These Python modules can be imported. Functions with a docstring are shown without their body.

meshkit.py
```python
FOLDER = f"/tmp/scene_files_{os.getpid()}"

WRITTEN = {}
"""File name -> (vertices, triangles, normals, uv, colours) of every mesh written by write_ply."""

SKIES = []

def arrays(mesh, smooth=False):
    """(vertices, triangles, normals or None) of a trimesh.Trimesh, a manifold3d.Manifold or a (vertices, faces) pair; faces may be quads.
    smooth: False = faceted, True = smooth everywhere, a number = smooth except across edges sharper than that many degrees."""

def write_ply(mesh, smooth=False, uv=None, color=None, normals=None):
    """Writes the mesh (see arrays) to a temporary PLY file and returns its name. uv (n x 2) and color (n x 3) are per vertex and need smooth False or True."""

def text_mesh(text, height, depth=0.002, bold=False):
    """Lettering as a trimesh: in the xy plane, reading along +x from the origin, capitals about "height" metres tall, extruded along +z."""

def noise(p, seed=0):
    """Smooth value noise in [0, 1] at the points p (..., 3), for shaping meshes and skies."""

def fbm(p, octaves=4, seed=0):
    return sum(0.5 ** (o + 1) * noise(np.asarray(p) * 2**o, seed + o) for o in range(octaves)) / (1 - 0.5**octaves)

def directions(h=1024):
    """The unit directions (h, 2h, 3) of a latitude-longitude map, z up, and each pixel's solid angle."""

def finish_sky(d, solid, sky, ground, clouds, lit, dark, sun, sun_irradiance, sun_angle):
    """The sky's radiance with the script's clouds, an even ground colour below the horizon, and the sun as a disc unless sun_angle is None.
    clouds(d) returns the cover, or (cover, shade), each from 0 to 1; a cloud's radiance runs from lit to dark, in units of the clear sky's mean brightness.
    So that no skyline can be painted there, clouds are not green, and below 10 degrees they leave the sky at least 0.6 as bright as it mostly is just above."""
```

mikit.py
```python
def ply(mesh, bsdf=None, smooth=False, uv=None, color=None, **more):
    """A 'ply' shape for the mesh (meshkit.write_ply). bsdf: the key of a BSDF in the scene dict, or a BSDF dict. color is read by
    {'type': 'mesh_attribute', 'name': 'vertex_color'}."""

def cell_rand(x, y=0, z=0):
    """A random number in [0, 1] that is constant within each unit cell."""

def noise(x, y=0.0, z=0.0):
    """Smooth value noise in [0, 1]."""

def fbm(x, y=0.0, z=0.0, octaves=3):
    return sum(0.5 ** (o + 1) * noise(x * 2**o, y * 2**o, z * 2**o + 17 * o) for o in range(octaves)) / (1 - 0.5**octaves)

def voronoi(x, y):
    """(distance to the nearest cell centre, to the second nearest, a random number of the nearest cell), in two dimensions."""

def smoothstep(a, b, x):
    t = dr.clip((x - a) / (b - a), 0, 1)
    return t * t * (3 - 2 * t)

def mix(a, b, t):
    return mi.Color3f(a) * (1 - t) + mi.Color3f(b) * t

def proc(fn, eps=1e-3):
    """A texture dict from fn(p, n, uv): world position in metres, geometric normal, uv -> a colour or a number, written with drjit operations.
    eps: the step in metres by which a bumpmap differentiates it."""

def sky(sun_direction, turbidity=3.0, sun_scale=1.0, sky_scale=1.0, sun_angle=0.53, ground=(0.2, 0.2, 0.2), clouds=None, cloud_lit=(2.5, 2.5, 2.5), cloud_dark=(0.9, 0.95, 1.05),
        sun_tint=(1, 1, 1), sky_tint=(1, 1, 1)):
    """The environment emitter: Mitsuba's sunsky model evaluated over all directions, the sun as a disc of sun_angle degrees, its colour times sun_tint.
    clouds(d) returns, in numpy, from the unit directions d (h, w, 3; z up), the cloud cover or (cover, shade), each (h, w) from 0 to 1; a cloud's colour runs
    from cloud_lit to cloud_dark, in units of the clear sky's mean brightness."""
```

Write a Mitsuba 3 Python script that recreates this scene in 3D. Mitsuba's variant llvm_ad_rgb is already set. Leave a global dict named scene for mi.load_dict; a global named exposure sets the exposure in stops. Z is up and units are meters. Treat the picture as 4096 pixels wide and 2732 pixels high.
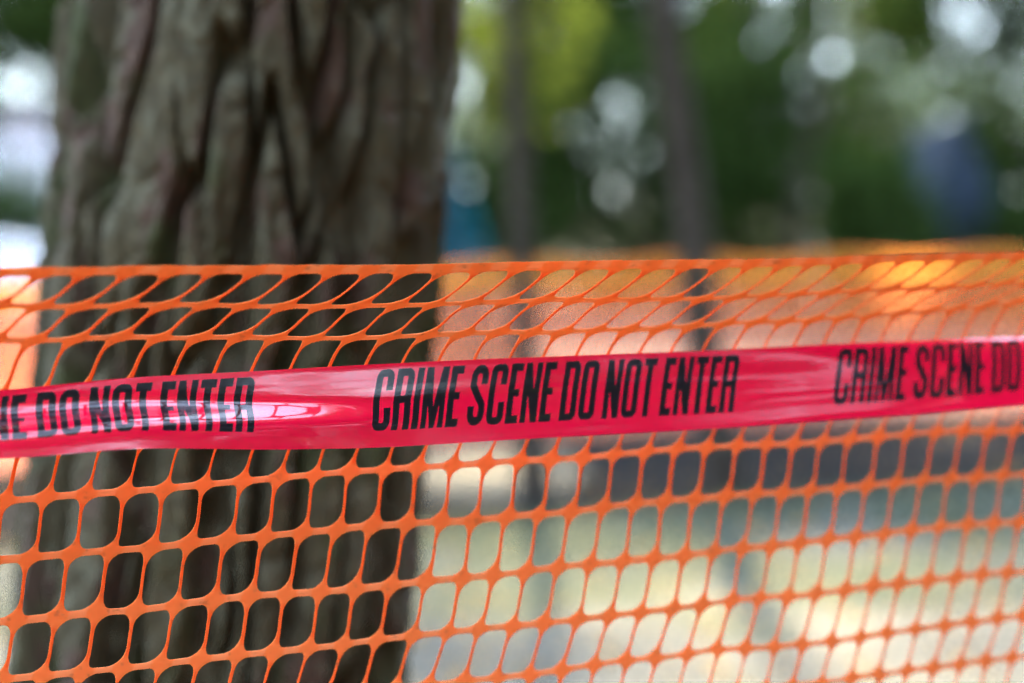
import math
import numpy as np
import trimesh
import shapely
from shapely.geometry import Polygon, LineString, box
from shapely import affinity
from shapely.ops import unary_union
import drjit as dr
import mitsuba as mi
import mikit
import meshkit
from mikit import proc, noise, fbm, voronoi, smoothstep, mix
from scipy.interpolate import PchipInterpolator

T = mi.ScalarTransform4f
rng = np.random.default_rng(7)
scene, labels = {}, {}

# ------------------------------------------------------------------ camera, sky, exposure
EYE = np.array([0.0, 0.0, 1.26])
PITCH = math.radians(3.35)
scene['camera'] = {
    'type': 'thinlens', 'fov': 23.93, 'fov_axis': 'x', 'aperture_radius': 0.0215, 'focus_distance': 2.22,
    'near_clip': 0.05, 'far_clip': 900.0,
    'to_world': T().look_at(origin=EYE.tolist(), target=[0, math.cos(PITCH), 1.26 - math.sin(PITCH)], up=[0, 0, 1])}
SUN_EL, SUN_AZ = math.radians(43), math.radians(-3)
SUN = [math.sin(SUN_AZ) * math.cos(SUN_EL), math.cos(SUN_AZ) * math.cos(SUN_EL), math.sin(SUN_EL)]


def thin_cloud(d):
    return 0.10 + 0.45 * meshkit.fbm(d * [3.0, 3.0, 5.0], 4, 3)


scene['daylight'] = mikit.sky(SUN, turbidity=3, sun_scale=0.95, sun_angle=2.5, clouds=thin_cloud, cloud_lit=(2.0, 2.15, 2.55), cloud_dark=(1.0, 1.06, 1.2))
exposure = 5.6


# ------------------------------------------------------------------ helpers
def numbered(name):
    key, n = name, 0
    while key in scene or key in labels or any(k.startswith(key + '__') for k in scene):
        n += 1
        key = f'{name}_{n:03d}'
    return key


def tag(key, label, cat=None, group=None, kind=None):
    d = labels.setdefault(key, {})
    d['label'] = label
    if cat: d['category'] = cat
    if group: d['group'] = group
    if kind: d['kind'] = kind
    return key


def put(name, mesh, bsdf, parent=None, smooth=False, **more):
    key = numbered(f'{parent}__{name}' if parent else name)
    scene[key] = mikit.ply(mesh, bsdf, smooth, **more)
    return key


def cat_mesh(parts):
    return trimesh.util.concatenate(parts)


def bevel_box(sx, sy, sz, c=0.01, at=(0, 0, 0)):
    """a box with its edges chamfered by c"""
    c = min(c, 0.45 * min(sx, sy, sz))
    pts = []
    for a in (-1, 1):
        for b in (-1, 1):
            for d in (-1, 1):
                pts += [(a * (sx / 2 - c), b * (sy / 2 - c), d * sz / 2), (a * (sx / 2 - c), b * sy / 2, d * (sz / 2 - c)),
                        (a * sx / 2, b * (sy / 2 - c), d * (sz / 2 - c))]
    m = trimesh.convex.convex_hull(np.array(pts))
    m.apply_translation(at)
    return m


def tube(points, radii, sides=16, caps=True):
    p = np.asarray(points, float)
    r = np.broadcast_to(radii, (len(p),))
    t = np.gradient(p, axis=0)
    t /= np.linalg.norm(t, axis=1, keepdims=True)
    ref = np.array([1.0, 0.02, 0.03]) if abs(t[:, 0]).max() < 0.9 else np.array([0.02, 1.0, 0.03])
    a = np.cross(t, ref)
    a /= np.linalg.norm(a, axis=1, keepdims=True)
    b = np.cross(t, a)
    ang = np.arange(sides) * 2 * np.pi / sides
    v = p[:, None] + r[:, None, None] * (np.cos(ang)[None, :, None] * a[:, None] + np.sin(ang)[None, :, None] * b[:, None])
    i, j = np.meshgrid(np.arange(len(p) - 1), np.arange(sides), indexing='ij')
    q = np.stack([i * sides + j, i * sides + (j + 1) % sides, (i + 1) * sides + (j + 1) % sides, (i + 1) * sides + j], -1).reshape(-1, 4)
    f = np.vstack([q[:, [0, 1, 2]], q[:, [0, 2, 3]]])
    v = v.reshape(-1, 3)
    if caps:
        n = len(v)
        v = np.vstack([v, p[:1], p[-1:]])
        k = np.arange(sides)
        f = np.vstack([f, np.stack([(k + 1) % sides, k, 0 * k + n], 1), np.stack([(len(p) - 1) * sides + k, (len(p) - 1) * sides + (k + 1) % sides, 0 * k + n + 1], 1)])
    return trimesh.Trimesh(v, f, process=False)


def leaf_cloud(centres, size, r, droop=0.3, wide=0.55):
    """leaf-sized folded blades (4 triangles each) at the given points"""
    n = len(centres)
    d = r.normal(size=(n, 3))
    d[:, 2] -= droop * 2
    d /= np.linalg.norm(d, axis=1, keepdims=True)
    s = np.cross(d, r.normal(size=(n, 3)))
    s /= np.linalg.norm(s, axis=1, keepdims=True)
    nn = np.cross(d, s)
    L = size * r.uniform(0.65, 1.3, (n, 1))
    W = L * wide * r.uniform(0.8, 1.2, (n, 1))
    base, tip = centres - d * L / 2, centres + d * L / 2
    l = centres - d * L * 0.05 + s * W / 2 + nn * W * 0.18
    q = centres - d * L * 0.05 - s * W / 2 + nn * W * 0.18
    v = np.stack([base, l, tip, q], 1).reshape(-1, 3)
    k = np.arange(n)[:, None] * 4
    f = np.concatenate([k + [0, 1, 2], k + [0, 2, 3]])
    return trimesh.Trimesh(v, f, process=False)


def crown_points(n, centre, radii, r, clumps=40, clump=0.28, shell=0.45):
    """points gathered in clumps within an ellipsoid: an uneven outline with gaps"""
    c = r.normal(size=(clumps, 3))
    c /= np.linalg.norm(c, axis=1, keepdims=True)
    c *= (shell + (1 - shell) * r.random((clumps, 1))) ** 0.6
    k = r.integers(0, clumps, n)
    p = c[k] + r.normal(size=(n, 3)) * clump * r.uniform(0.5, 1.0, (clumps, 1))[k] * 0.62
    return np.asarray(centre) + p * np.asarray(radii)


# leaves cleared along sun rays to light chosen spots on the ground and the second fence
SUNNY = [((2.35, 14.0, 0.9), 0.24), ((-0.12, 11.0, 0.0), 0.30)]


def open_canopy(p):
    s = np.asarray(SUN)
    keep = np.ones(len(p), bool)
    for q, rad in SUNNY:
        d = p - np.asarray(q)
        keep &= np.linalg.norm(d - (d @ s)[:, None] * s, axis=1) > rad
    return p[keep]


# ------------------------------------------------------------------ materials
def rgb(*c):
    return {'type': 'rgb', 'value': list(c)}


def two(b):
    return {'type': 'twosided', 'bsdf': b}


def ground_colour(p, n, uv):
    a = fbm(p.x * 0.9, p.y * 0.9, 0.0, 3)
    b = fbm(p.x * 4.1 + 9, p.y * 4.1, 3.0, 3)
    g = noise(p.x * 40, p.y * 40, 0.0)
    dust = mix([0.116, 0.118, 0.104], [0.088, 0.091, 0.079], b)
    grass = mix([0.064, 0.075, 0.050], [0.082, 0.090, 0.065], b)
    c = mix(dust, grass, smoothstep(0.38, 0.6, a * 0.6 + b * 0.4))
    return c * (0.75 + 0.5 * g)


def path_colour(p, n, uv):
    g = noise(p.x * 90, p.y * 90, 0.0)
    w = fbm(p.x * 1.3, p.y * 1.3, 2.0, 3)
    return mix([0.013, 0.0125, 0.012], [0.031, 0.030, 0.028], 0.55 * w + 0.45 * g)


def bark_colour(p, n, uv):
    # the same weathered cork on plates and in furrows, with patches of fresher red brown bark, grey lichen and moss
    w = fbm(p.x * 9, p.y * 9, p.z * 3, 3)
    f = noise(p.x * 160, p.y * 160, p.z * 60)
    c = mix([0.030, 0.024, 0.011], [0.066, 0.053, 0.025], w)
    red = smoothstep(0.56, 0.66, fbm(p.x * 21 + 7, p.y * 21, p.z * 8, 3))
    c = mix(c, [0.056, 0.030, 0.020], red * 0.8)
    lichen = smoothstep(0.60, 0.66, fbm(p.x * 34, p.y * 34 + 3, p.z * 22, 3))
    c = mix(c, [0.095, 0.090, 0.055], lichen * 0.5)
    moss = smoothstep(0.54, 0.66, fbm(p.x * 13 + 4, p.y * 13, p.z * 5, 3)) * smoothstep(0.3, 0.7, noise(p.x * 4, p.y * 4, p.z * 1.2))
    return mix(c, [0.034, 0.042, 0.012], moss * 0.8) * (0.65 + 0.7 * f)


scene['ground_mat'] = two({'type': 'diffuse', 'reflectance': proc(ground_colour)})
scene['path_mat'] = two({'type': 'diffuse', 'reflectance': proc(path_colour)})
scene['bark_mat'] = two({'type': 'principled', 'base_color': proc(bark_colour), 'roughness': 0.85, 'specular': 0.25})


def netting_colour(p, n, uv):
    # strands drawn out during the making are deep red orange; the short webs between two holes are whitened by stretching, with a ragged edge
    j = 0.05 * (noise(p.x * 260, p.y * 260, p.z * 260) - 0.5)
    web = smoothstep(0.27, 0.17, uv.x + j) * smoothstep(0.36, 0.42, uv.y + j)
    strand = smoothstep(0.37, 0.26, uv.y + j) * smoothstep(0.40, 0.45, uv.x)
    dirt = smoothstep(0.66, 0.78, fbm(p.x * 140, p.y * 140, p.z * 140, 3))
    c = mix([0.95, 0.29, 0.085], [0.96, 0.38, 0.16], web)
    c = mix(c, [0.93, 0.19, 0.045], strand)
    return mix(c, [0.50, 0.17, 0.08], dirt * 0.5)


scene['netting_mat'] = {'type': 'principledthin', 'base_color': proc(netting_colour), 'roughness': 0.24, 'diff_trans': 0.8, 'eta': 1.5, 'spec_trans': 0.0}
scene['red_film_mat'] = two({'type': 'principled', 'base_color': rgb(0.84, 0.002, 0.042), 'roughness': 0.085, 'eta': 2.05})
scene['black_ink_mat'] = two({'type': 'principled', 'base_color': rgb(0.014, 0.009, 0.013), 'roughness': 0.10, 'eta': 1.6})
scene['yellow_film_mat'] = {'type': 'principledthin', 'base_color': rgb(0.58, 0.25, 0.03), 'roughness': 0.2, 'diff_trans': 0.7, 'eta': 1.5, 'spec_trans': 0.0}


def leaf(c, t=1.1):
    return {'type': 'principledthin', 'base_color': rgb(*c), 'roughness': 0.55, 'diff_trans': t, 'eta': 1.3, 'spec_trans': 0.0}


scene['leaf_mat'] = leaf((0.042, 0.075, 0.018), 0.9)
scene['backlit_leaf_mat'] = leaf((0.080, 0.115, 0.018), 0.9)  # yellow green leaf, its colour lightened further to carry a backlit glow
scene['dry_leaf_mat'] = leaf((0.42, 0.27, 0.09), 0.6)
scene['grass_mat'] = leaf((0.075, 0.095, 0.055), 0.8)
scene['slim_bark_mat'] = two({'type': 'principled', 'roughness': 0.95, 'specular': 0.1, 'base_color': proc(
    lambda p, n, uv: mix([0.024, 0.019, 0.014], [0.058, 0.046, 0.036], fbm(p.x * 22, p.y * 22, p.z * 7, 3)))})
scene['wood_stake_mat'] = two({'type': 'principled', 'roughness': 0.7, 'specular': 0.3, 'base_color': proc(
    lambda p, n, uv: mix([0.36, 0.25, 0.14], [0.24, 0.15, 0.08], fbm(p.x * 60, p.y * 60, p.z * 4, 3)))})
scene['steel_post_mat'] = two({'type': 'principled', 'base_color': rgb(0.06, 0.07, 0.08), 'roughness': 0.5, 'metallic': 0.4, 'specular': 0.5})
scene['white_paint_mat'] = two({'type': 'principled', 'base_color': rgb(0.72, 0.74, 0.78), 'roughness': 0.25, 'specular': 0.5, 'clearcoat': 1.0})
scene['car_glass_mat'] = two({'type': 'principled', 'base_color': rgb(0.02, 0.03, 0.05), 'roughness': 0.06, 'specular': 0.8})
scene['rubber_mat'] = two({'type': 'principled', 'base_color': rgb(0.02, 0.02, 0.02), 'roughness': 0.8, 'specular': 0.3})
scene['alloy_mat'] = two({'type': 'principled', 'base_color': rgb(0.6, 0.6, 0.62), 'roughness': 0.3, 'metallic': 0.9})
scene['red_lamp_mat'] = two({'type': 'principled', 'base_color': rgb(0.4, 0.02, 0.02), 'roughness': 0.15, 'specular': 0.6})
scene['plaster_mat'] = two({'type': 'diffuse', 'reflectance': proc(lambda p, n, uv: mix([0.62, 0.60, 0.64], [0.52, 0.50, 0.55], fbm(p.x * 2, p.y * 2, p.z * 2, 4)))})
scene['blue_tarp_mat'] = {'type': 'principledthin', 'base_color': rgb(0.05, 0.072, 0.105), 'roughness': 0.5, 'diff_trans': 0.4, 'eta': 1.45, 'spec_trans': 0.0}
scene['teal_tarp_mat'] = {'type': 'principledthin', 'base_color': rgb(0.008, 0.085, 0.12), 'roughness': 0.4, 'diff_trans': 0.5, 'eta': 1.45, 'spec_trans': 0.0}

# ------------------------------------------------------------------ the setting: ground and path
def sheet(x0, x1, y0, y1, z, nx, ny, amp=0.0):
    xs, ys = np.linspace(x0, x1, nx + 1), np.linspace(y0, y1, ny + 1)
    X, Y = np.meshgrid(xs, ys)
    Z = z + amp * (meshkit.fbm(np.stack([X * 0.7, Y * 0.7, X * 0], -1), 3) - 0.5)
    v = np.stack([X, Y, Z], -1).reshape(-1, 3)
    i, j = np.meshgrid(np.arange(ny), np.arange(nx), indexing='ij')
    a = i * (nx + 1) + j
    q = np.stack([a, a + 1, a + nx + 2, a + nx + 1], -1).reshape(-1, 4)
    return trimesh.Trimesh(v, np.vstack([q[:, [0, 1, 2]], q[:, [0, 2, 3]]]), process=False)


E1 = np.array([0.8735, 0.4868, 0.0])
E1 /= np.linalg.norm(E1)
E2 = np.array([E1[1], -E1[0], 0.0])      # out of the fence, towards the camera
E3 = np.array([0, 0, 1.0])

key = put('ground', sheet(-400, 400, -300, 500, 0.0, 8, 8), 'ground_mat')
tag(key, 'pale dry grass and dust, sunlit beyond the orange fence', kind='structure')

# an asphalt path with kerbs, parallel to the two fences
PATH_O = np.array([0.0, 11.08, 0.0])
path = sheet(-30, 30, -1.35, 1.35, 0.006, 60, 4)
M = np.eye(4); M[:3, 0], M[:3, 1], M[:3, 2], M[:3, 3] = E1, -E2, E3, PATH_O
path.apply_transform(M)
key = put('path', path, 'path_mat')
tag(key, 'dark asphalt path crossing behind the sunlit grass', kind='structure')

def floor_colour(p, n, uv):
    w = fbm(p.x * 1.1, p.y * 1.1, 5.0, 3)
    g = noise(p.x * 35, p.y * 35, 2.0)
    return mix([0.075, 0.067, 0.070], [0.14, 0.124, 0.128], 0.5 * w + 0.5 * g)


scene['floor_mat'] = two({'type': 'diffuse', 'reflectance': proc(floor_colour)})
wf = sheet(-30, 34, 1.352, 30, 0.004, 60, 30)
wf.apply_transform(M)
key = put('woodland_ground', wf, 'floor_mat')
tag(key, 'dark leaf littered ground under the trees beyond the path', kind='structure')

# a pale sandy coloured patch over the path, standing in for a sunlit spot
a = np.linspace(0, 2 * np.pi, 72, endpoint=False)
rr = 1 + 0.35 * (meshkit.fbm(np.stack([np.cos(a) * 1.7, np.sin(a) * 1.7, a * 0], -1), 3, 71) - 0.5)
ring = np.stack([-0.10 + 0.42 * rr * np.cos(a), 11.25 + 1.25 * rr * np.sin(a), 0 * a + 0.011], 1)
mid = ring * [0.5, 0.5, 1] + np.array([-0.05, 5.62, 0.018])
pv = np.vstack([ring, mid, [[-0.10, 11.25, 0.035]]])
k = np.arange(72); k2 = (k + 1) % 72
pf = np.vstack([np.stack([k, k2, k2 + 72], 1), np.stack([k, k2 + 72, k + 72], 1), np.stack([k + 72, k2 + 72, 0 * k + 144], 1)])
scene['sunlit_patch_mat'] = two({'type': 'diffuse', 'reflectance': proc(lambda p, n, uv: mix([0.10, 0.093, 0.070], [0.15, 0.14, 0.108], 0.5 * fbm(p.x * 5, p.y * 5, 0.0, 3) + 0.5 * noise(p.x * 120, p.y * 120, 0.0)))})
key = put('sunlit_patch', trimesh.Trimesh(pv, pf, process=False), 'sunlit_patch_mat', smooth=True)
tag(key, 'pale patch on the path standing in for a sunlit spot, right of the massive trunk', kind='structure')

# ------------------------------------------------------------------ big tree
def big_trunk():
    nt, zs = 420, np.concatenate([np.linspace(-0.05, 1.9, 440), np.linspace(1.915, 5.2, 160)])
    th = np.linspace(0, 2 * np.pi, nt, endpoint=False)
    TH, Z = np.meshgrid(th, zs)
    R = 0.245 + 0.012 * (1.0 - Z) + 0.13 * np.exp(-np.maximum(Z, 0) / 0.13) * (1 + 0.5 * np.cos(5 * TH + 0.7)) + 0.02 * np.maximum(Z - 4.2, 0)
    R = R + 0.010 * np.sin(2 * TH + 1.1 * Z) + 0.006 * np.sin(3 * TH - 0.8 * Z + 1)
    # braided furrows: stretched cells in (arc, height), warped
    def P(s, ox=0.0):
        return np.stack([np.cos(TH) * 0.275 * s + ox, np.sin(TH) * 0.275 * s, Z * s], -1)
    w1 = meshkit.fbm(P(3.0) * [1, 1, 0.55], 3, 3) - 0.5
    w2 = meshkit.fbm(P(7.0, 5) * [1, 1, 0.4], 3, 5) - 0.5
    wx = np.stack([w1 * 1.2 + w2 * 0.4, w1 * 0.9 - w2 * 0.4, w2 * 0.3], -1)
    n1 = meshkit.fbm(P(13.5, 3) * [1, 1, 0.105] + wx, 2, 21) - 0.5
    n2 = meshkit.fbm(P(18.5, 9) * [1, 1, 0.14] + 1.3 * wx, 2, 23) - 0.5
    f = np.minimum(np.abs(n1) / 0.13, np.abs(n2) / 0.17)
    e = np.clip((f - 0.05) / 0.5, 0, 1)
    plate = e * e * (3 - 2 * e)
    idx = meshkit.noise(P(6.0, 2) * [1, 1, 0.3], 25)
    n3 = meshkit.fbm(P(17.0, 13) * [1, 1, 0.62] + 1.1 * wx, 2, 27) - 0.5
    crack = np.clip(np.abs(n3) / 0.055, 0, 1)                       # cross cracks break the ridges into plates
    plate = plate * (0.86 + 0.14 * crack)
    fine = meshkit.fbm(P(34.0) * [1, 1, 0.45], 3, 9) - 0.5
    flake = meshkit.fbm(P(70.0) * [1, 1, 0.45], 2, 29) - 0.5
    big = meshkit.fbm(P(4.5) * [1, 1, 0.3], 2, 11) - 0.5
    h = 0.070 * plate * (0.55 + 0.6 * idx) + 0.010 * fine + 0.009 * flake + 0.018 * big
    R = R + h - 0.032
    cx, cy = -0.470 + 0.0745 * Z + 0.004 * np.sin(2.1 * Z), 3.38 + 0.01 * np.sin(1.3 * Z)
    v = np.stack([cx + R * np.cos(TH), cy + R * np.sin(TH), Z], -1).reshape(-1, 3)
    n = len(zs)
    i, j = np.meshgrid(np.arange(n - 1), np.arange(nt), indexing='ij')
    q = np.stack([i * nt + j, i * nt + (j + 1) % nt, (i + 1) * nt + (j + 1) % nt, (i + 1) * nt + j], -1).reshape(-1, 4)
    uv = np.stack([np.clip(plate + 0.5 * fine, 0, 1), idx], -1).reshape(-1, 2)
    return trimesh.Trimesh(v, np.vstack([q[:, [0, 1, 2]], q[:, [0, 2, 3]]]), process=False), uv


def limb(p0, p1, r0, r1, r, wob=0.12, n=9):
    t = np.linspace(0, 1, n)[:, None]
    p = np.asarray(p0) * (1 - t) + np.asarray(p1) * t + np.cumsum(r.normal(size=(n, 3)) * wob / n, 0) * (t > 0)
    p[:, 2] += 0.35 * np.sin(t[:, 0] * np.pi) * np.linalg.norm(np.asarray(p1) - p0) * 0.2
    return tube(p, r0 + (r1 - r0) * t[:, 0], 12)


def tree(name, label, base, top, r0, r1, crown, leaves, size, mat='leaf_mat', bend=None, branches=5, seed=0, clumps=40, clump=0.28, group=None, sides=20, droop=0.3):
    r = np.random.default_rng(seed)
    key = numbered(name)
    tag(key, label, 'tree', group)
    n = 26
    t = np.linspace(0, 1, n)
    if bend is None:
        p = np.outer(1 - t, base) + np.outer(t, top)
        p[:, 0] += 0.04 * np.sin(t * 7 + seed) * min(1, np.linalg.norm(np.subtract(top, base)) / 4)
    else:
        z = np.linspace(base[2], top[2], n)
        p = np.stack([PchipInterpolator(*np.array(bend).T)(z), np.linspace(base[1], top[1], n), z], 1)
    rad = r0 + (r1 - r0) * t + 0.5 * r0 * np.exp(-t * n / 1.5)
    m = tube(p, rad, sides)
    put('trunk', m, 'slim_bark_mat', key, smooth=50)
    centre, radii = crown
    for b in range(branches):
        d = r.normal(size=3); d[2] = abs(d[2]) * 0.6
        d /= np.linalg.norm(d)
        k = int(n * r.uniform(0.62, 0.97))
        put('branch', limb(p[k], np.asarray(centre) + d * np.asarray(radii) * 0.8, rad[k] * 0.55, 0.012, r), 'slim_bark_mat', key, smooth=50)
    put('crown', leaf_cloud(open_canopy(crown_points(leaves, centre, radii, r, clumps, clump)), size, r, droop), mat, key)
    return key


BIG = tag('big_tree', 'massive tree trunk with deep furrowed mossy bark close behind the orange fence', 'tree')
tm, tuv = big_trunk()
scene['big_tree__trunk'] = mikit.ply(tm, 'bark_mat', True, uv=tuv)
r_big = np.random.default_rng(3)
for q in ((-2.6, 2.6, 7.0), (1.6, 5.2, 7.4), (-0.4, 6.2, 7.8), (-1.9, 5.6, 7.2), (0.7, 2.4, 8.2)):
    put('branch', limb((-0.07, 3.39, 4.9), q, 0.15, 0.03, r_big), 'slim_bark_mat', BIG, smooth=50)
put('crown', leaf_cloud(crown_points(42000, (-2.9, 3.6, 7.3), (3.3, 4.4, 2.0), r_big, 70, 0.34), 0.15, r_big), 'leaf_mat', BIG)

tree('slim_tree', 'thin dark leaning trunk just right of the massive trunk', (0.098, 10.0, -0.03), (-0.13, 9.6, 6.0), 0.052, 0.03,
     ((-0.2, 9.4, 6.9), (2.4, 2.1, 2.0)), 11000, 0.12, bend=[(-0.03, 0.10), (0.7, 0.05), (1.3, 0.035), (1.9, 0.0), (3.5, -0.08), (6.1, -0.13)], seed=21)
tree('slim_tree', 'grey brown slim trunk leaning left in the middle of the background', (0.93, 10.2, -0.03), (0.3, 9.8, 6.0), 0.076, 0.045,
     ((1.1, 9.5, 7.1), (2.5, 2.2, 2.2)), 12000, 0.12, bend=[(-0.03, 0.94), (0.3, 0.86), (0.68, 0.80), (1.15, 0.755), (1.58, 0.70), (1.89, 0.645), (3.5, 0.58), (6.1, 0.42)], seed=22)

# trees beyond the second fence: their crowns shade the path
tree('shade_tree', 'dark crowned tree at the far right, its leaves hanging into the top corner', (5.3, 18.2, -0.03), (4.6, 17.8, 5.0), 0.16, 0.09,
     ((3.2, 17.6, 5.6), (3.0, 1.9, 1.9)), 15000, 0.13, mat='leaf_mat', seed=31, clumps=60)
tree('shade_tree', 'dark leafed tree at the far left behind the massive trunk', (-5.4, 19.0, -0.03), (-4.6, 18.6, 4.4), 0.15, 0.08,
     ((-4.0, 18.4, 3.95), (2.7, 1.9, 2.3)), 32000, 0.13, mat='leaf_mat', seed=32, clumps=50)
tree('young_tree', 'young tree of yellow green leaves tinted lighter for backlight beside the massive trunk', (0.05, 21.0, -0.03), (0.2, 20.8, 3.0), 0.055, 0.03,
     ((-0.12, 20.6, 2.95), (0.82, 0.5, 1.15)), 2300, 0.11, mat='backlit_leaf_mat', seed=33, clumps=30, clump=0.34)
tree('young_tree', 'light green tree above the hedge, right of the middle', (3.0, 26.0, -0.03), (3.3, 25.5, 3.6), 0.09, 0.04,
     ((3.2, 25.4, 4.1), (2.0, 1.4, 1.5)), 4200, 0.12, mat='leaf_mat', seed=34, clumps=30, clump=0.3)

# bushes: a dark hedge under the trees
BUSH = [(-8.6, 34, 2.6, 1.55, 'leaf_mat'), (-0.9, 30.0, 1.6, 2.9, 'leaf_mat'), (1.15, 28.5, 1.9, 3.5, 'leaf_mat'), (3.3, 29.5, 1.8, 3.2, 'leaf_mat'),
        (5.6, 31.5, 2.0, 2.75, 'leaf_mat'), (8.0, 31.0, 2.0, 3.6, 'leaf_mat'), (-3.2, 32.0, 1.9, 2.8, 'leaf_mat')]
BUSH += [(5.5, 24.3, 0.75, 1.5, 'leaf_mat'), (3.6, 24.3, 0.6, 1.6, 'leaf_mat')]
BUSH_LABEL = ['dark bush at the far left edge beyond the white car', 'dark bush behind the teal tarp tent', 'dense dark green bush between the two slim trunks',
              'dense dark green bush right of the grey brown slim trunk', 'low dark bush behind the blue tarp tent', 'tall dark bush at the right edge of the background',
              'dark bush hidden mostly by the massive trunk',
              'small dark bush at the right foot of the blue tarp tent', 'small dark bush at the left foot of the blue tarp tent']
for k, ((x, y, rx, h, m), lb) in enumerate(zip(BUSH, BUSH_LABEL)):
    r = np.random.default_rng(100 + k)
    key = tag(numbered('bush'), lb, 'bush')
    for s in range(5):
        a = r.uniform(-0.6, 0.6, 2)
        put('stem', limb((x + a[0] * 0.3, y + a[1] * 0.3, -0.02), (x + a[0] * rx, y + a[1], h * 0.7), 0.03, 0.01, r, 0.2, 6), 'slim_bark_mat', key, smooth=50)
    pts = crown_points(12000 if h > 1.5 else 5000, (x, y, h * 0.5), (rx, min(1.2, rx), h * 0.5), r, 60, 0.40, 0.2)
    pts = pts[pts[:, 2] > 0.03]
    put('foliage', leaf_cloud(pts, 0.13, r), m, key)

# tall trees farther back, with sky between their leaves
BACKDROP = [(-7.4, 39, 5.0, 2.5, 1.9, 'leaf_mat', 'tall green tree far behind the white car'), (-3.0, 37, 4.6, 2.3, 2.4, 'leaf_mat', 'tall green tree far behind the massive trunk'),
            (0.3, 40, 4.8, 1.4, 2.2, 'leaf_mat', 'tall green tree far behind the thin dark trunk'),
            (2.2, 38, 4.4, 1.5, 2.1, 'leaf_mat', 'thin tall tree with sky showing through, between the two slim trunks'),
            (4.5, 36, 4.3, 1.9, 2.2, 'backlit_leaf_mat', 'tall tree, its green leaves tinted lighter for backlight, rising over the bush beside the grey brown slim trunk'), (7.4, 37, 4.7, 2.2, 2.6, 'leaf_mat', 'tall green tree rising behind the blue tarp tent'),
            (10.2, 35, 4.6, 2.2, 3.0, 'leaf_mat', 'tall dark tree closing the background at the right edge')]
for k, (x, y, z, rx, rz, m, lb) in enumerate(BACKDROP):
    tree('tall_tree', lb, (x + 0.3, y, -0.03), (x, y, z), 0.16, 0.08, ((x, y - 0.2, z), (rx, 1.6, rz)), 15000 if x > 7 or x == 2.2 else 4800 if x == 4.5 else 9000, 0.18, mat=m, seed=60 + k, clumps=54, clump=0.34)

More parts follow.
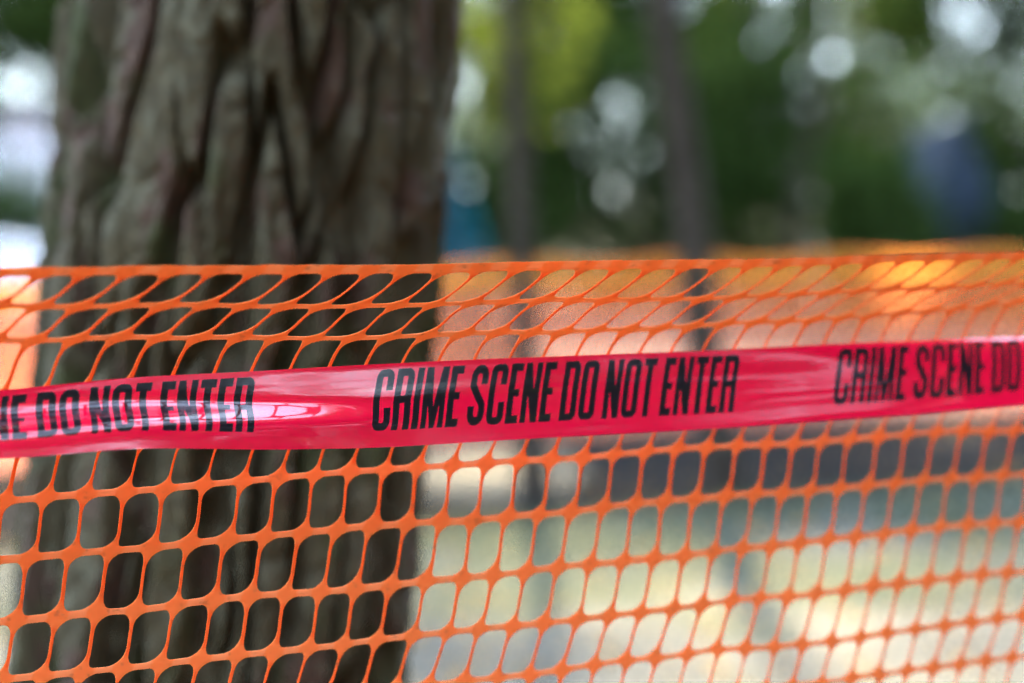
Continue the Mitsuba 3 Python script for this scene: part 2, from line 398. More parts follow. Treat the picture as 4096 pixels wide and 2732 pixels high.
# high crowns added above the view to block sky and sun over path and bushes
HIGH = [(-6.5, 24.5, 8.0, -6.2, 24.0, 4.0, 3.6, 26000), (-4.6, 28.0, 8.6, -5.2, 27.6, 4.0, 3.4, 26000), (6.6, 24.5, 8.2, 6.6, 24.0, 4.0, 3.6, 26000), (3.2, 33.0, 8.8, 3.2, 32.6, 4.0, 3.6, 26000),
        (-2.3, 21.0, 8.3, 1.3, 20.6, 4.4, 2.0, 20000), (-1.6, 36.8, 9.0, -1.3, 36.4, 4.0, 3.0, 22000), (8.3, 36.5, 9.2, 8.4, 36.0, 4.0, 3.0, 22000), (-8.2, 33.8, 8.8, -7.2, 33.2, 4.2, 3.2, 26000),
        (-5.8, 13.8, 8.0, -3.4, 15.4, 3.6, 2.8, 4200), (7.4, 13.2, 8.2, 4.6, 15.6, 3.8, 2.8, 4800), (-5.2, 16.6, 8.6, 0.6, 16.2, 3.4, 2.4, 2400), (-7.2, 8.0, 8.2, -6.4, 8.4, 3.4, 3.4, 16000)]
for k, (x, y, h, cx, cy, rx, ry, n) in enumerate(HIGH):
    tree('added_high_tree', 'added high crowned tree blocking sky and sun over the path and clearing', (x, y, -0.03), (x + 0.12 * (cx - x), y, h * 0.8), 0.17, 0.08, ((cx, cy, h), (rx, ry, 1.8)), n, 0.17,
         mat='leaf_mat', seed=120 + k, clumps=90, clump=0.26, branches=7, group='added high crowned trees over the path')

# unseen trees added around the viewer: what the glossy tape mirrors where it hangs upright, and what keeps the fence in shade
for k, (x, y, h, rx) in enumerate([(3.6, -9.8, 12.5, 3.0), (7.6, -7.0, 13.0, 3.1), (9.0, -2.6, 12.8, 3.0), (9.3, 1.8, 13.2, 3.0), (9.5, 6.4, 13.0, 2.9), (-2.0, -10.2, 9.5, 3.6)]):
    tree('added_tree', 'added dense leafy tree out of view around the viewer', (x, y, -0.03), (x + 0.2, y, h * 0.7), 0.17, 0.08, ((x, y, h * 0.5), (rx, 2.6, h * 0.5)), 13000, 0.38,
         mat='leaf_mat', seed=80 + k, clumps=60, clump=0.42, group='added trees around the viewer')

# ------------------------------------------------------------------ netting
def hole_outline(hw, hh, rad, n=12):
    """counter-clockwise outline with its own radius at each corner (tr, tl, bl, br)"""
    out = []
    for (sx, sy, a0), q in zip(((1, 1, 0), (-1, 1, 90), (-1, -1, 180), (1, -1, 270)), rad):
        qx, qy = min(q, hw * 1.0), min(q * 1.15, hh * 1.0)
        a = np.radians(a0 + np.linspace(0, 90, n))
        out.append(np.stack([sx * (hw - qx) + qx * np.cos(a), sy * (hh - qy) + qy * np.sin(a)], 1))
    return np.vstack(out)


def netting(cols, rows, P, pitch, place, per, hi, r, strand=0.0032, selvage=0.2, thick=0.0010, jitter=1.0):
    """a pierced sheet. cols(row) gives the column range; place(u, v) -> point; hi(u, v) -> fine cell or not; returns (net, selvage band)"""
    V, F, at = [], [], 0
    q = per // 4
    for row in range(rows):
        lo, up = (selvage, 0.94) if row == 0 else (0.06, 0.94)
        for col in cols(row):
            s = np.arange(q) / q
            ou = np.concatenate([1 - s, 0 * s, s, 0 * s + 1])     # top edge leftwards, left side down, bottom, right side up
            ov = np.concatenate([0 * s, s, 0 * s + 1, 1 - s])
            cu, cv = 0.5, (lo + up) / 2
            hw, hh = P / 2 - strand / 2 * (1 + 0.18 * jitter * r.normal()), pitch * (up - lo) / 2 * (1 + 0.012 * jitter * r.normal())
            k = 1 + 0.14 * jitter * r.normal(size=4)
            k = np.clip(k, 0.7, 1.3)
            rad = P * np.array([0.27 * k[0], 0.32 * k[1], 0.23 * k[2], 0.37 * k[3]])
            o = hole_outline(hw, hh, rad)
            o[:, 0] += (o[:, 1] / hh) * 0.0006
            ox, oy = (ou - cu) * P, (cv - ov) * pitch
            ang = np.unwrap(np.arctan2(o[:, 1], o[:, 0]))
            ang, o = np.append(ang, ang[0] + 2 * np.pi), np.vstack([o, o[:1]])
            # equal share of angle and of outline keeps the ring even
            a = np.arctan2(oy / (pitch * 0.5) * hh, ox / (P * 0.5) * hw)
            a = np.where(a < ang[0], a + 2 * np.pi, a)
            a = np.where(a > ang[-1], a - 2 * np.pi, a)
            ix, iy = np.interp(a, ang, o[:, 0]), np.interp(a, ang, o[:, 1])
            fine = hi(col * P, row + 0.5)
            ts = (0.0, 0.10, 0.34, 1.0) if fine else (0.0, 1.0)
            ring = []
            for side, tt in ((1, ts), (-1, (0.0, 0.3, 1.0) if fine else (0.0, 1.0))):
                for t in tt:
                    x, y = ix * (1 - t) + ox * t, iy * (1 - t) + oy * t
                    d = np.hypot(x - ix, y - iy)
                    if row == 0:
                        d = np.where(ov < 0.001, d * (1 - t), d)
                    th = thick * 0.45 + thick * np.sqrt(np.clip(1 - (1 - np.minimum(d / 0.0022, 1)) ** 2, 0, 1))
                    ring.append(np.stack([(col + cu) * P + x, row + cv - y / pitch, side * th / 2, x / P, y / pitch], 1))
            nf = len(ts)
            n = len(ring)
            V.append(np.vstack(ring))
            k = np.arange(per)
            k2 = (k + 1) % per
            for i in range(n - 1):
                if i == nf - 1:
                    continue
                a0, a1 = at + i * per, at + (i + 1) * per
                tri = np.vstack([np.stack([a0 + k, a1 + k, a1 + k2], 1), np.stack([a0 + k, a1 + k2, a0 + k2], 1)])
                F.append(tri[:, ::-1] if i < nf - 1 else tri)
            a0, a1 = at, at + nf * per                              # the wall of the hole
            F.append(np.vstack([np.stack([a0 + k, a1 + k, a1 + k2], 1), np.stack([a0 + k, a1 + k2, a0 + k2], 1)])[:, ::-1][:, ::-1])
            if row == 0:                                          # the upper edge
                kk = np.arange(q)
                a0, a1 = at + (nf - 1) * per, at + (n - 1) * per
                F.append(np.vstack([np.stack([a0 + kk, a1 + kk, a1 + kk + 1], 1), np.stack([a0 + kk, a1 + kk + 1, a0 + kk + 1], 1)])[:, ::-1])
            at += n * per
    V, F = np.vstack(V), np.vstack(F)
    # join the cells at their borders
    _, first, inv = np.unique(np.round(V[:, :3] * [1e6, 1e4, 1e7]).astype(np.int64), axis=0, return_index=True, return_inverse=True)
    V, F = V[first], inv.reshape(-1)[F]
    F = F[(F[:, 0] != F[:, 1]) & (F[:, 1] != F[:, 2]) & (F[:, 0] != F[:, 2])]
    p = place(V[:, 0], V[:, 1])
    eps = 1e-3
    du = place(V[:, 0] + eps, V[:, 1]) - place(V[:, 0] - eps, V[:, 1])
    dv = place(V[:, 0], V[:, 1] + 0.02) - place(V[:, 0], V[:, 1] - 0.02)
    nn = np.cross(dv, du)
    nn /= np.linalg.norm(nn, axis=1, keepdims=True)
    # uv: the distance from the middle between two strands and from the middle between two bands, in cells
    return trimesh.Trimesh(p + nn * V[:, 2:3], F, process=False), np.abs(V[:, 3:5])


# the near fence. Rows are numbered from the top edge; heights (m) along the run and the forward lean of the slack top rows
FENCE_O = np.array([0.0, 2.396, 0.0])
FP, FPITCH, FU0, FROWS = 0.0375, 0.0540, -0.4847, 23
ROW_Z = np.array([[0.0072, 0.0024, 1.2034], [0.0274, 0.0017, 1.1646], [0.0369, 0.0059, 1.1344], [0.010, 0.0035, 1.0887], [0.000, 0.008, 1.0455],
                  [-0.0063, 0.0104, 0.9998], [-0.0026, 0.0112, 0.9461], [0.0037, 0.0126, 0.8893], [0.0035, 0.0079, 0.8348], [0.010, 0.0020, 0.7842], [0.010, -0.002, 0.7400]]
                 + [[0.01, -0.002, 0.7400 - 0.0535 * k] for k in range(1, 15)])
ROW_K = np.arange(len(ROW_Z))
row_z = PchipInterpolator(ROW_K, ROW_Z, axis=0)
lean = PchipInterpolator(np.arange(-1, 30), [0.197, .160, .123, .085, .055, .025] + [0.0] * 25)
shear = PchipInterpolator([0, 0.25, 0.85, 1.2, 1.85, 2.2, 2.85, 3.2, 3.85, 4.2, 4.8, 5.2, 5.8, 6.2, 6.8, 7.2, 7.8] + [8.2 + k * 0.5 for k in range(32)],
                          [2.80, 2.65, 2.16, 1.69, 1.41, 0.94, 0.73, 0.55, 0.47, 0.30, 0.24, 0, -.11, -.40, -.52, -.75, -.89] + [-1.13 - 0.18 * k for k in range(32)])


def fence_place(u, v):
    v = np.maximum(v, -0.5)
    pull = np.stack([u * 9.0, v * 0.55, u * 0], -1)
    u = u + 0.0075 * (meshkit.fbm(pull, 2, 41) - 0.5)
    v = v + 0.12 * (meshkit.fbm(pull + 5, 2, 43) - 0.5) * np.clip(v, 0, 1)
    U = FU0 + u + shear(np.maximum(v, 0)) * FP
    Uc = np.clip(U, -0.8, 0.95)
    c = row_z(np.clip(v, 0, len(ROW_Z) - 1))
    z = c[:, 0] * Uc ** 2 + c[:, 1] * Uc + c[:, 2] + np.where(v < 0, -v * 0.039, 0)
    q = np.stack([U * 3.1, v * 0.33, U * 0], -1)
    wob = (meshkit.fbm(q, 2, 4) - 0.5)
    n = lean(v) + 0.016 * wob
    z = z + 0.004 * (meshkit.fbm(q * [1.7, 1.3, 1] + 7, 2, 6) - 0.5)
    z = z + np.where(v < 0.02, 0.0016 * (meshkit.fbm(np.stack([U * 46, U * 0, U * 0], -1), 3, 8) - 0.5), 0)
    return FENCE_O + U[:, None] * E1 + n[:, None] * E2 + z[:, None] * E3


def fence_cols(row):
    s = float(shear(row + 0.5))
    return range(int(round((-1.36 - FU0) / FP - s)), int(round((1.66 - FU0) / FP - s)))


def fence_fine(u, v):
    U = FU0 + u + float(shear(v)) * FP
    return -0.66 < U < 0.76 and v < 11.5


key = tag('barrier_fence', 'orange plastic mesh safety fence in front, its slack top edge leaning forward', 'fence')
net, nuv = netting(fence_cols, FROWS, FP, FPITCH, fence_place, 48, fence_fine, np.random.default_rng(5))
put('netting', net, 'netting_mat', key, smooth=True, uv=nuv)
for U in (-1.36, 1.66):
    o = FENCE_O + U * E1
    st = bevel_box(0.045, 0.035, 1.62, 0.004, (0, 0, 0.61))
    st.apply_transform(np.block([[np.stack([E1, -E2, E3], 1), (o - 0.03 * E2)[:, None]], [np.zeros((1, 3)), np.ones((1, 1))]]))
    put('stake', st, 'wood_stake_mat', key)

# the second fence, about 12 m away and parallel
BACK_O = np.array([0.0, 12.75, 0.0])


def back_place(u, v):
    sag = 0.03 * np.sin(u * 2.9) ** 2
    z = 0.935 + 0.006 * u - sag * np.clip(1 - v / 9, 0, 1) - v * 0.0535
    n = 0.02 * (meshkit.fbm(np.stack([u * 1.3, v * 0.2, u * 0], -1), 2, 14) - 0.5)
    U = u - 0.3 * v * 0.0375
    return BACK_O + U[:, None] * E1 + n[:, None] * E2 + z[:, None] * E3


key = tag('barrier_fence_001', 'second orange mesh fence, blurred, standing across the background', 'fence')
bn, bnuv = netting(lambda row: range(-130, 150), 18, 0.0375, 0.0535, back_place, 8, lambda u, v: False, np.random.default_rng(6), strand=0.009)
put('netting', bn, 'netting_mat', key, smooth=True, uv=bnuv)
for U in (-4.6, -2.4, -0.2, 2.0, 4.2):
    o = BACK_O + U * E1 - 0.03 * E2
    put('post', tube([o + [0, 0, -0.1], o + [0, 0, 0.5], o + [0, 0, 1.02]], 0.016, 10), 'steel_post_mat', key, smooth=40)


def plain_ribbon(path, height, tilt, r, thick=0.0004):
    """a film strip hung along a path: points (n,3), tilted by tilt (radians) with twists"""
    p = np.asarray(path, float)
    n = len(p)
    w = np.linspace(-0.5, 0.5, 7)
    d = np.stack([np.sin(tilt)[:, None] * E2 + np.cos(tilt)[:, None] * E3], 0)[0]
    v = p[:, None] + w[None, :, None] * height * d[:, None]
    v = v.reshape(-1, 3)
    i, j = np.meshgrid(np.arange(n - 1), np.arange(6), indexing='ij')
    a = i * 7 + j
    q = np.stack([a, a + 1, a + 8, a + 7], -1).reshape(-1, 4)
    return trimesh.Trimesh(v, np.vstack([q[:, [0, 1, 2]], q[:, [0, 2, 3]]]), process=False)


uu = np.linspace(-4.6, 5.2, 160)
pth = BACK_O + uu[:, None] * E1 + 0.05 * E2 + (0.865 + 0.006 * uu - 0.025 * np.sin(uu * 2.9) ** 2)[:, None] * E3
key = put('barrier_tape', plain_ribbon(pth, 0.10, 0.35 * np.sin(uu * 1.7) + 0.2, rng), 'yellow_film_mat', smooth=True)
tag(key, 'yellow plastic tape strung along the top of the blurred second fence', 'tape')

# ------------------------------------------------------------------ red tape with lettering
TW = 0.0785
UT = np.array([-1.36, -0.75, -0.60, -0.53, -0.45, -0.37, -0.31, -0.26, -0.225, -0.19, -0.15, -0.08, 0.17, 0.38, 0.63, 1.66])
TOPZ = PchipInterpolator([-1.36, -0.75, -0.53, -0.41, -0.30, -0.22, 0, 0.17, 0.38, 0.63, 1.66], [1.065, 1.088, 1.0965, 1.1032, 1.105, 1.1068, 1.1087, 1.1088, 1.1112, 1.1112, 1.105])
SHELF = PchipInterpolator(UT, [60, 67, 67, 66, 64, 58, 50, 41, 32, 22, 13, 7, 4, 3, 3, 3])         # degrees of the buckled middle
SHELF_C = PchipInterpolator(UT, [.50, .50, .50, .50, .50, .51, .52, .53, .54, .55, .56, .57, .58, .6, .6, .6])
SHELF_W = PchipInterpolator(UT, [.26, .27, .27, .26, .24, .20, .165, .14, .12, .11, .12, .16, .2, .2, .2, .2])
ROLL_T = PchipInterpolator(UT, [3, 3, 3, 3, 3, 3, 3, 4, 5, 5, 5, 5, 5, 24, 68, 10])               # the upper edge rolls back
ROLL_B = PchipInterpolator(UT, [2, 2, 2, 2, 0, 0, -2, -4, -4, -3, -2, 0, 2, 4, 22, 5])
NWs = 161
WS = np.linspace(0, 1, NWs)
US = np.linspace(-1.36, 1.66, 760)


def tape_tilt(u, w):
    c, s, a = SHELF_C(u), SHELF_W(u), SHELF(u)
    x = np.abs(w - c) / s
    bump = 1 / (1 + np.exp((x - 1) * 5.0))
    t = a * bump + ROLL_T(u) * np.exp(-w / (0.10 + 0.12 * np.clip((u - 0.30) / 0.2, 0, 1))) + ROLL_B(u) * np.exp(-(1 - w) / 0.12) + 5.0 + 5 * np.sin(2 * u + 1) * (w - 0.5)
    st = meshkit.fbm(np.stack([u * 2.2 + 5, w * 15 + 2.0 * u, w * 0], -1), 3, 31) - 0.5
    fi = meshkit.fbm(np.stack([u * 5.0, w * 45 + 7 * u, w * 0], -1), 2, 33) - 0.5
    return np.radians(t + 3.5 * st + 2 * fi)


UU, WW = np.meshgrid(US, WS, indexing='ij')
TT = tape_tilt(UU, WW)
dz, dn = -np.cos(TT) * TW / (NWs - 1), np.sin(TT) * TW / (NWs - 1)
cum = lambda a: np.concatenate([np.zeros((len(US), 1)), np.cumsum((a[:, 1:] + a[:, :-1]) / 2, 1)], 1)
TZ, TN = TOPZ(UU) + cum(dz), cum(dn)
TN = TN - TN[:, 60:61] * 0.5 + 0.072
TN = TN + 0.006 * np.sin(UU * 1.9)


def tape_surface(u, w, off=0.0):
    from scipy.ndimage import map_coordinates
    c = np.stack([(u - US[0]) / (US[1] - US[0]), w * (NWs - 1)])
    z, n, t = (map_coordinates(a, c, order=1, mode='nearest') for a in (TZ, TN, TT))
    n, z = n + off * np.cos(t), z + off * np.sin(t)
    return FENCE_O + u[:, None] * E1 + n[:, None] * E2 + z[:, None] * E3


v = np.concatenate([tape_surface(UU.ravel(), WW.ravel(), o) for o in (0.0, -0.00025)])
nu, nw = UU.shape
i, j = np.meshgrid(np.arange(nu - 1), np.arange(nw - 1), indexing='ij')
a = i * nw + j
q = np.stack([a, a + 1, a + nw + 1, a + nw], -1).reshape(-1, 4)
ft = np.vstack([q[:, [0, 1, 2]], q[:, [0, 2, 3]]])
ribbon = trimesh.Trimesh(v, np.vstack([ft, ft[:, ::-1] + nu * nw]), process=False)
TAPE = tag('crime_scene_tape', 'glossy red tape printed CRIME SCENE DO NOT ENTER, stretched across the orange mesh', 'tape')
put('ribbon', ribbon, 'red_film_mat', TAPE, smooth=True)


def rrect(x0, y0, x1, y1, r, k=8):
    """rectangle with its own radius per corner: bl, br, tr, tl"""
    pts = []
    for (cx, cy, sx, sy, a0), q in zip(((x0, y0, 1, 1, 180), (x1, y0, -1, 1, 270), (x1, y1, -1, -1, 0), (x0, y1, 1, -1, 90)), r):
        for ang in np.radians(a0 + np.linspace(0, 90, k if q > 0 else 1)):
            pts.append((cx + sx * q + q * math.cos(ang), cy + sy * q + q * math.sin(ang)) if q > 0 else (cx, cy))
    return Polygon(pts)


SV, SH = 0.137, 0.120


def glyph(ch):
    w = {'I': SV, 'M': 0.49, 'E': 0.27, 'T': 0.305, 'N': 0.38}.get(ch, 0.378)
    R = 0.14
    ring = lambda x0, y0, x1, y1, r, ri: rrect(x0, y0, x1, y1, r).difference(rrect(x0 + SV, y0 + SH, x1 - SV, y1 - SH, ri))
    if ch == 'I':
        g = box(0, 0, SV, 1)
    elif ch == 'E':
        g = unary_union([box(0, 0, SV, 1), box(0, 0, w, SH + 0.01), box(0, 1 - SH - 0.01, w, 1), box(0, 0.45, w * 0.93, 0.45 + SH)])
    elif ch == 'T':
        g = unary_union([box(w / 2 - SV / 2, 0, w / 2 + SV / 2, 1), box(0, 1 - SH - 0.01, w, 1)])
    elif ch == 'N':
        g = unary_union([box(0, 0, SV * 0.93, 1), box(w - SV * 0.93, 0, w, 1), Polygon([(0, 1), (SV * 0.98, 1), (w, 0), (w - SV * 0.98, 0)])])
    elif ch == 'M':
        s = SV * 0.84
        g = unary_union([box(0, 0, s, 1), box(w - s, 0, w, 1), Polygon([(0, 1), (s * 1.25, 1), (w / 2 + s * 0.42, 0), (w / 2 - s * 0.42, 0)]),
                         Polygon([(w, 1), (w - s * 1.25, 1), (w / 2 - s * 0.42, 0), (w / 2 + s * 0.42, 0)])])
    elif ch == 'O':
        g = ring(0, 0, w, 1, (R,) * 4, (0.024,) * 4)
    elif ch == 'D':
        g = ring(0, 0, w, 1, (0, R, R, 0), (0, 0.024, 0.024, 0))
    elif ch == 'C':
        g = ring(0, 0, w, 1, (R,) * 4, (0.024,) * 4).difference(box(SV + 0.01, 0.37, w + 1, 0.66))
    elif ch == 'R':
        g = unary_union([box(0, 0, SV, 1), ring(0, 0.44, w, 1, (0, 0.09, R, 0), (0, 0.03, 0.024, 0)), rrect(w - SV, 0, w, 0.5, (0, 0, 0.05, 0)), box(SV, 0.44, w - 0.06, 0.44 + SH)])
    elif ch == 'S':
        h, wv = SV / 2, w
        arc = lambda cx, cy, rx, ry, a0, a1: [(cx + rx * math.cos(t), cy + ry * math.sin(t)) for t in np.radians(np.linspace(a0, a1, 14))]
        rx = wv / 2 - h
        pts = [(wv - h, 0.68)] + arc(wv / 2, 1 - h - 0.13, rx, 0.13, 0, 180) + [(h, 0.70)] + arc(wv / 2, 0.70, rx, 0.12, 180, 222) \
            + arc(wv / 2, 0.30, rx, 0.12, 42, 0) + [(wv - h, 0.25)] + arc(wv / 2, h + 0.13, rx, 0.13, 0, -180) + [(h, 0.32)]
        g = LineString(pts).buffer(h, cap_style='flat', join_style='round')
    return g.buffer(0.006).buffer(-0.006), w


def phrase(text, length, cap, gap=0.062, space=0.13, slant=0.29):
    x, out = 0.0, []
    for ch in text:
        if ch == ' ':
            x += space
            continue
        g, w = glyph(ch)
        out.append((ch, affinity.translate(g, x, 0)))
        x += w + gap
    total = (x - gap) + slant
    sx = length / (total * cap)
    res = []
    for ch, g in out:
        g = affinity.affine_transform(g, [1, slant, 0, 1, 0, 0])
        res.append((ch, affinity.scale(g, cap * sx, cap, origin=(0, 0))))
    return res


LETTERS = phrase('CRIME SCENE DO NOT ENTER', 0.419, 0.0575)
for start in (-0.195 - 0.5275 * 2, -0.195 - 0.5275, -0.195, -0.195 + 0.5275, -0.195 + 2 * 0.5275):
    if start + 0.419 < -1.3:
        continue
    for ch, g in LETTERS:
        x0, _, x1, _ = g.bounds
        if start + x0 < -1.32 or start + x1 > 1.62:
            continue
        visible = -0.66 < start + x1 and start + x0 < 0.78
        vv, ff = trimesh.creation.triangulate_polygon(shapely.segmentize(g, 0.0012), engine='earcut')
        vv, ff = trimesh.remesh.subdivide_to_size(np.column_stack([vv, np.zeros(len(vv))]), ff, 0.0024 if visible else 0.006, max_iter=12)
        m = trimesh.Trimesh(vv, ff, process=True)
        u, w = start + m.vertices[:, 0], 0.068 + (0.0575 - m.vertices[:, 1]) / TW
        m = trimesh.Trimesh(tape_surface(u, w, 0.00018), m.faces, process=False)
        if (m.face_normals @ E2).mean() < 0:
            m.invert()
        put('letter', m, 'black_ink_mat', TAPE, smooth=True)

# ------------------------------------------------------------------ vehicles, tent
def placed(m, x, y, yaw):
    m.apply_transform(trimesh.transformations.rotation_matrix(yaw, [0, 0, 1]))
    m.apply_translation([x, y, 0])
    return m


def extrude_profile(pts, width, at=0.0, rnd=0.05):
    """a side profile (x, z) extruded to a width along y, its outline rounded and its flanks drawn in above the waist"""
    g = Polygon(pts).buffer(-rnd).buffer(rnd, quad_segs=5)
    m = trimesh.creation.extrude_polygon(g, width, engine='earcut')
    m.apply_translation([0, 0, -width / 2])
    m.apply_transform(np.array([[1, 0, 0, 0], [0, 0, -1, 0], [0, 1, 0, 0], [0, 0, 0, 1.0]]))
    return m


def wheel(key, x, y, z, rad, wide, X, Y, yaw):
    def disc(r, h):
        pr = np.array([[0, -h / 2], [r * 0.9, -h / 2], [r, -h / 3], [r, h / 3], [r * 0.9, h / 2], [0, h / 2]])
        m = trimesh.creation.revolve(pr, sections=28)
        m.apply_transform(trimesh.transformations.rotation_matrix(np.pi / 2, [1, 0, 0]))
        m.apply_translation([x, y, z])
        return placed(m, X, Y, yaw)
    k = put('wheel', disc(rad, wide), 'rubber_mat', key, smooth=35)
    scene[k + '__rim'] = mikit.ply(disc(rad * 0.62, wide + 0.02), 'alloy_mat', 35)


def vehicle(name, label, X, Y, yaw, L, W, body, cabin, panes, wheels, paint, cat):
    key = tag(numbered(name), label, cat)
    put('body', placed(extrude_profile(body, W), X, Y, yaw), paint, key, smooth=40)
    c = extrude_profile(cabin, W - 0.08, rnd=0.07)
    z0, z1 = min(p[1] for p in cabin), max(p[1] for p in cabin)
    vv = c.vertices
    vv[:, 1] *= 1 - 0.14 * np.clip((vv[:, 2] - z0) / (z1 - z0), 0, 1)
    put('cabin', placed(trimesh.Trimesh(vv, c.faces, process=False), X, Y, yaw), paint, key, smooth=40)
    for p in panes:       # (kind, corners (x, z) on the flank) or (kind, list of 3-D corners)
        for s in ((1, -1) if p[0] == 'side_window' else (0,)):
            if p[0] == 'side_window':
                g = extrude_profile(p[1], 0.02, rnd=0.03)
                gv = g.vertices
                gv[:, 1] += s * ((W - 0.08) / 2 * (1 - 0.14 * np.clip((gv[:, 2] - z0) / (z1 - z0), 0, 1)) + 0.002)
            else:
                (xa, za), (xb, zb) = p[1]
                hw = (W - 0.30) / 2
                d = np.array([zb - za, 0, -(xb - xa)]); d /= np.linalg.norm(d); d *= 0.012 * p[2]
                corners = np.array([(xa, -hw, za), (xa, hw, za), (xb, hw * 0.92, zb), (xb, -hw * 0.92, zb)])
                g = trimesh.convex.convex_hull(np.vstack([corners - d * 2, corners + d]))
            put(p[0], placed(trimesh.Trimesh(g.vertices, g.faces, process=False), X, Y, yaw), 'car_glass_mat', key)
    for (x, z, rad) in wheels:
        for s in (-1, 1):
            wheel(key, x, s * (W / 2 - 0.10), z, rad, 0.2, X, Y, yaw)
    xs = [p[0] for p in body]
    for s in (-1, 1):
        put('headlight', placed(bevel_box(0.06, 0.34, 0.14, 0.02, (max(xs) - 0.02, s * (W / 2 - 0.28), 0.68)), X, Y, yaw), 'alloy_mat', key)
        put('tail_light', placed(bevel_box(0.06, 0.22, 0.2, 0.02, (min(xs) + 0.02, s * (W / 2 - 0.2), 0.75)), X, Y, yaw), 'red_lamp_mat', key)
    put('bumper', placed(bevel_box(0.12, W * 0.96, 0.16, 0.04, (max(xs), 0, 0.36)), X, Y, yaw), 'rubber_mat', key)
    return key


vehicle('parked_car', 'white parked car at the left edge, left of the massive trunk', -7.0, 25.0, 0.12, 4.3, 1.76,
        [(-2.15, 0.32), (2.15, 0.32), (2.15, 0.70), (1.95, 0.80), (1.0, 0.92), (-1.95, 0.96), (-2.15, 0.80)],
        [(-1.9, 0.90), (1.1, 0.90), (0.35, 1.45), (-1.25, 1.47), (-1.75, 1.15)],
        [('side_window', [(-1.5, 0.98), (0.85, 0.98), (0.28, 1.38), (-1.2, 1.40)]), ('windscreen', [(1.04, 0.96), (0.42, 1.41)], 1), ('rear_window', [(-1.82, 1.08), (-1.36, 1.40)], -1)],
        [(1.35, 0.32, 0.32), (-1.35, 0.32, 0.32)], 'white_paint_mat', 'car')
key = tag('building', 'low pale building beyond the white car, left of the massive trunk', 'building')
bx, by = -13.0, 46.0
put('wall', bevel_box(11.0, 6.0, 2.9, 0.03, (bx, by, 1.45)), 'plaster_mat', key)
put('roof', bevel_box(11.6, 6.6, 0.22, 0.04, (bx, by, 3.01)), 'steel_post_mat', key)
for x in (-3.6, -1.2, 2.6, 4.3):
    k = put('window', bevel_box(1.1, 0.08, 1.0, 0.015, (bx + x, by - 3.0, 1.55)), 'car_glass_mat', key)
    scene[k + '__frame'] = mikit.ply(cat_mesh([bevel_box(1.22, 0.12, 0.06, 0.01, (bx + x, by - 3.02, 1.55 + e * 0.53)) for e in (-1, 1)]
                                              + [bevel_box(0.06, 0.12, 1.0, 0.01, (bx + x + e * 0.58, by - 3.02, 1.55)) for e in (-1, 1)]), 'white_paint_mat')
put('door', bevel_box(0.95, 0.08, 2.05, 0.015, (bx + 0.8, by - 3.0, 1.03)), 'slim_bark_mat', key)

def tent(label, mat, tx, ty, tw, td, th):
    key = tag(numbered('tarp_tent'), label, 'tent')
    for s in (-1, 1):
        n = 14
        a, b = np.meshgrid(np.linspace(0, 1, n), np.linspace(-1, 1, n), indexing='ij')
        x = s * tw * a * (1 - 0.12 * np.sin(a * np.pi))
        z = th * (1 - a) - 0.05 * np.sin((b + 1) / 2 * np.pi) * (1 - a) + 0.01
        p = np.stack([tx + x + 0.02 * meshkit.noise(np.stack([a * 5, b * 5, a * 0], -1), 3), ty + b * td, z], -1).reshape(-1, 3)
        i, j = np.meshgrid(np.arange(n - 1), np.arange(n - 1), indexing='ij')
        k = i * n + j
        q = np.stack([k, k + 1, k + n + 1, k + n], -1).reshape(-1, 4)
        put('panel', trimesh.Trimesh(p, np.vstack([q[:, [0, 1, 2]], q[:, [0, 2, 3]]]), process=False), mat, key, smooth=True)
        put('pole', tube([(tx, ty + s * td * 0.99, -0.05), (tx, ty + s * td * 0.99, th * 0.5), (tx, ty + s * td * 0.99, th + 0.06)], 0.014, 8), 'steel_post_mat', key, smooth=40)
    a, b = np.meshgrid(np.linspace(0, 1, 12), np.linspace(-1, 1, 12), indexing='ij')
    p = np.stack([tx + b * tw * 0.95 * a * (1 - 0.12 * np.sin(a * np.pi)), ty - td + 0.03 + 0.03 * np.sin(b * 9 + 2 * a), 0.02 + (th - 0.08) * (1 - a)], -1).reshape(-1, 3)
    i, j = np.meshgrid(np.arange(11), np.arange(11), indexing='ij')
    k = i * 12 + j
    q = np.stack([k, k + 1, k + 13, k + 12], -1).reshape(-1, 4)
    put('door_flap', trimesh.Trimesh(p, np.vstack([q[:, [0, 1, 2]], q[:, [0, 2, 3]]]), process=False), mat, key, smooth=True)


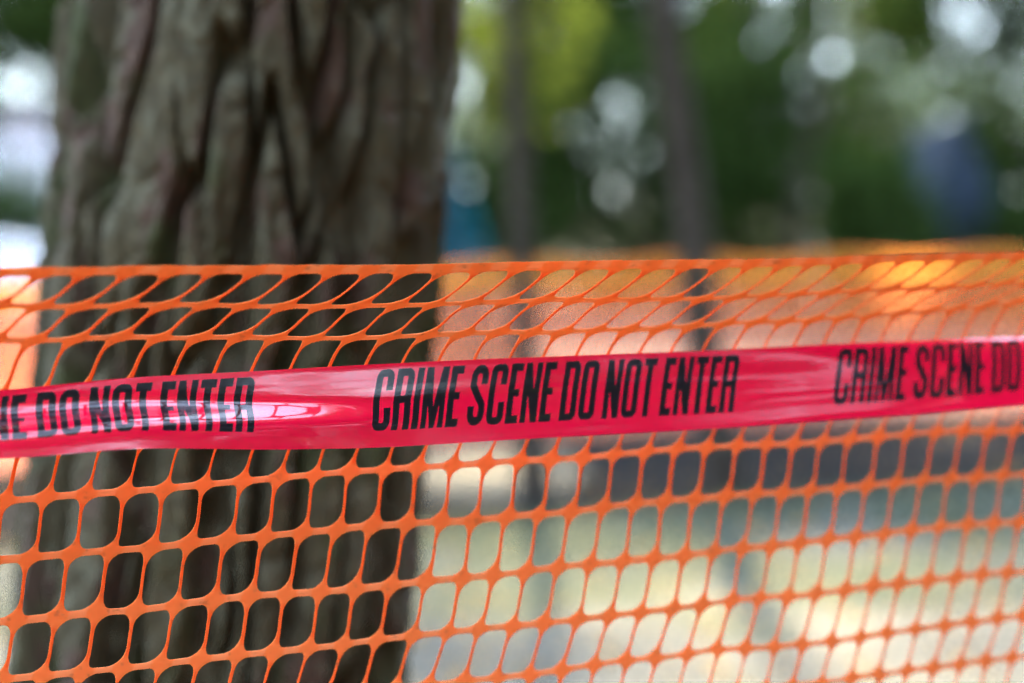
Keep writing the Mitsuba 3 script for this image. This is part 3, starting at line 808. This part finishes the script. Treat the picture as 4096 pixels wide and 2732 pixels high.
tent('teal tarp tent peeking out right of the massive trunk', 'teal_tarp_mat', -0.50, 20.0, 0.55, 1.1, 1.70)
tent('blue tarp tent under the dark trees at the right', 'blue_tarp_mat', 4.6, 26.0, 1.0, 1.2, 2.1)

# ------------------------------------------------------------------ ground cover
r = np.random.default_rng(51)
n = 26000
gx, gy = r.uniform(-4.6, 4.6, n), r.uniform(3.2, 11.0, n)
dens = meshkit.fbm(np.stack([gx * 0.9, gy * 0.9, gx * 0], -1), 3, 2)
on = (dens > 0.44) & (np.hypot(gx + 0.45, gy - 3.38) > 0.45) & ((np.stack([gx, gy, 0 * gx], 1) - PATH_O) @ -E2 < -1.38)
gx, gy = gx[on], gy[on]
n = len(gx)
hgt, ang, ln = r.uniform(0.03, 0.085, n), r.uniform(0, 2 * np.pi, n), r.normal(size=(n, 2)) * 0.025
wv = np.stack([np.cos(ang), np.sin(ang)], 1) * 0.0035
b = np.stack([gx, gy], 1)
V = np.stack([np.column_stack([b - wv, 0 * gx - 0.005]), np.column_stack([b + wv, 0 * gx - 0.005]), np.column_stack([b + ln * 0.4 + wv * 0.7, hgt * 0.6]),
              np.column_stack([b + ln * 0.4 - wv * 0.7, hgt * 0.6]), np.column_stack([b + ln, hgt])], 1).reshape(-1, 3)
k = np.arange(n)[:, None] * 5
key = put('grass', trimesh.Trimesh(V, np.concatenate([k + [0, 1, 2], k + [0, 2, 3], k + [3, 2, 4]]), process=False), 'grass_mat')
tag(key, 'short dry grass on the sunlit ground behind the orange fence', 'grass', kind='stuff')
n = 2600
px, py = r.uniform(-5, 5, n), r.uniform(3, 16, n)
on = np.abs((np.stack([px, py, 0 * px], 1) - PATH_O) @ -E2) > r.uniform(0.2, 1.4, n)
px, py = px[on], py[on]
n = len(px)
lv = leaf_cloud(np.stack([px, py, r.uniform(0.014, 0.04, n)], 1), 0.075, r, 0.0)
lv.vertices[:, 2] = 0.008 + np.maximum(lv.vertices[:, 2] - 0.008, 0) * 0.35
key = put('fallen_leaves', lv, 'dry_leaf_mat')
tag(key, 'dry fallen leaves scattered over the grass', 'leaves', kind='stuff')
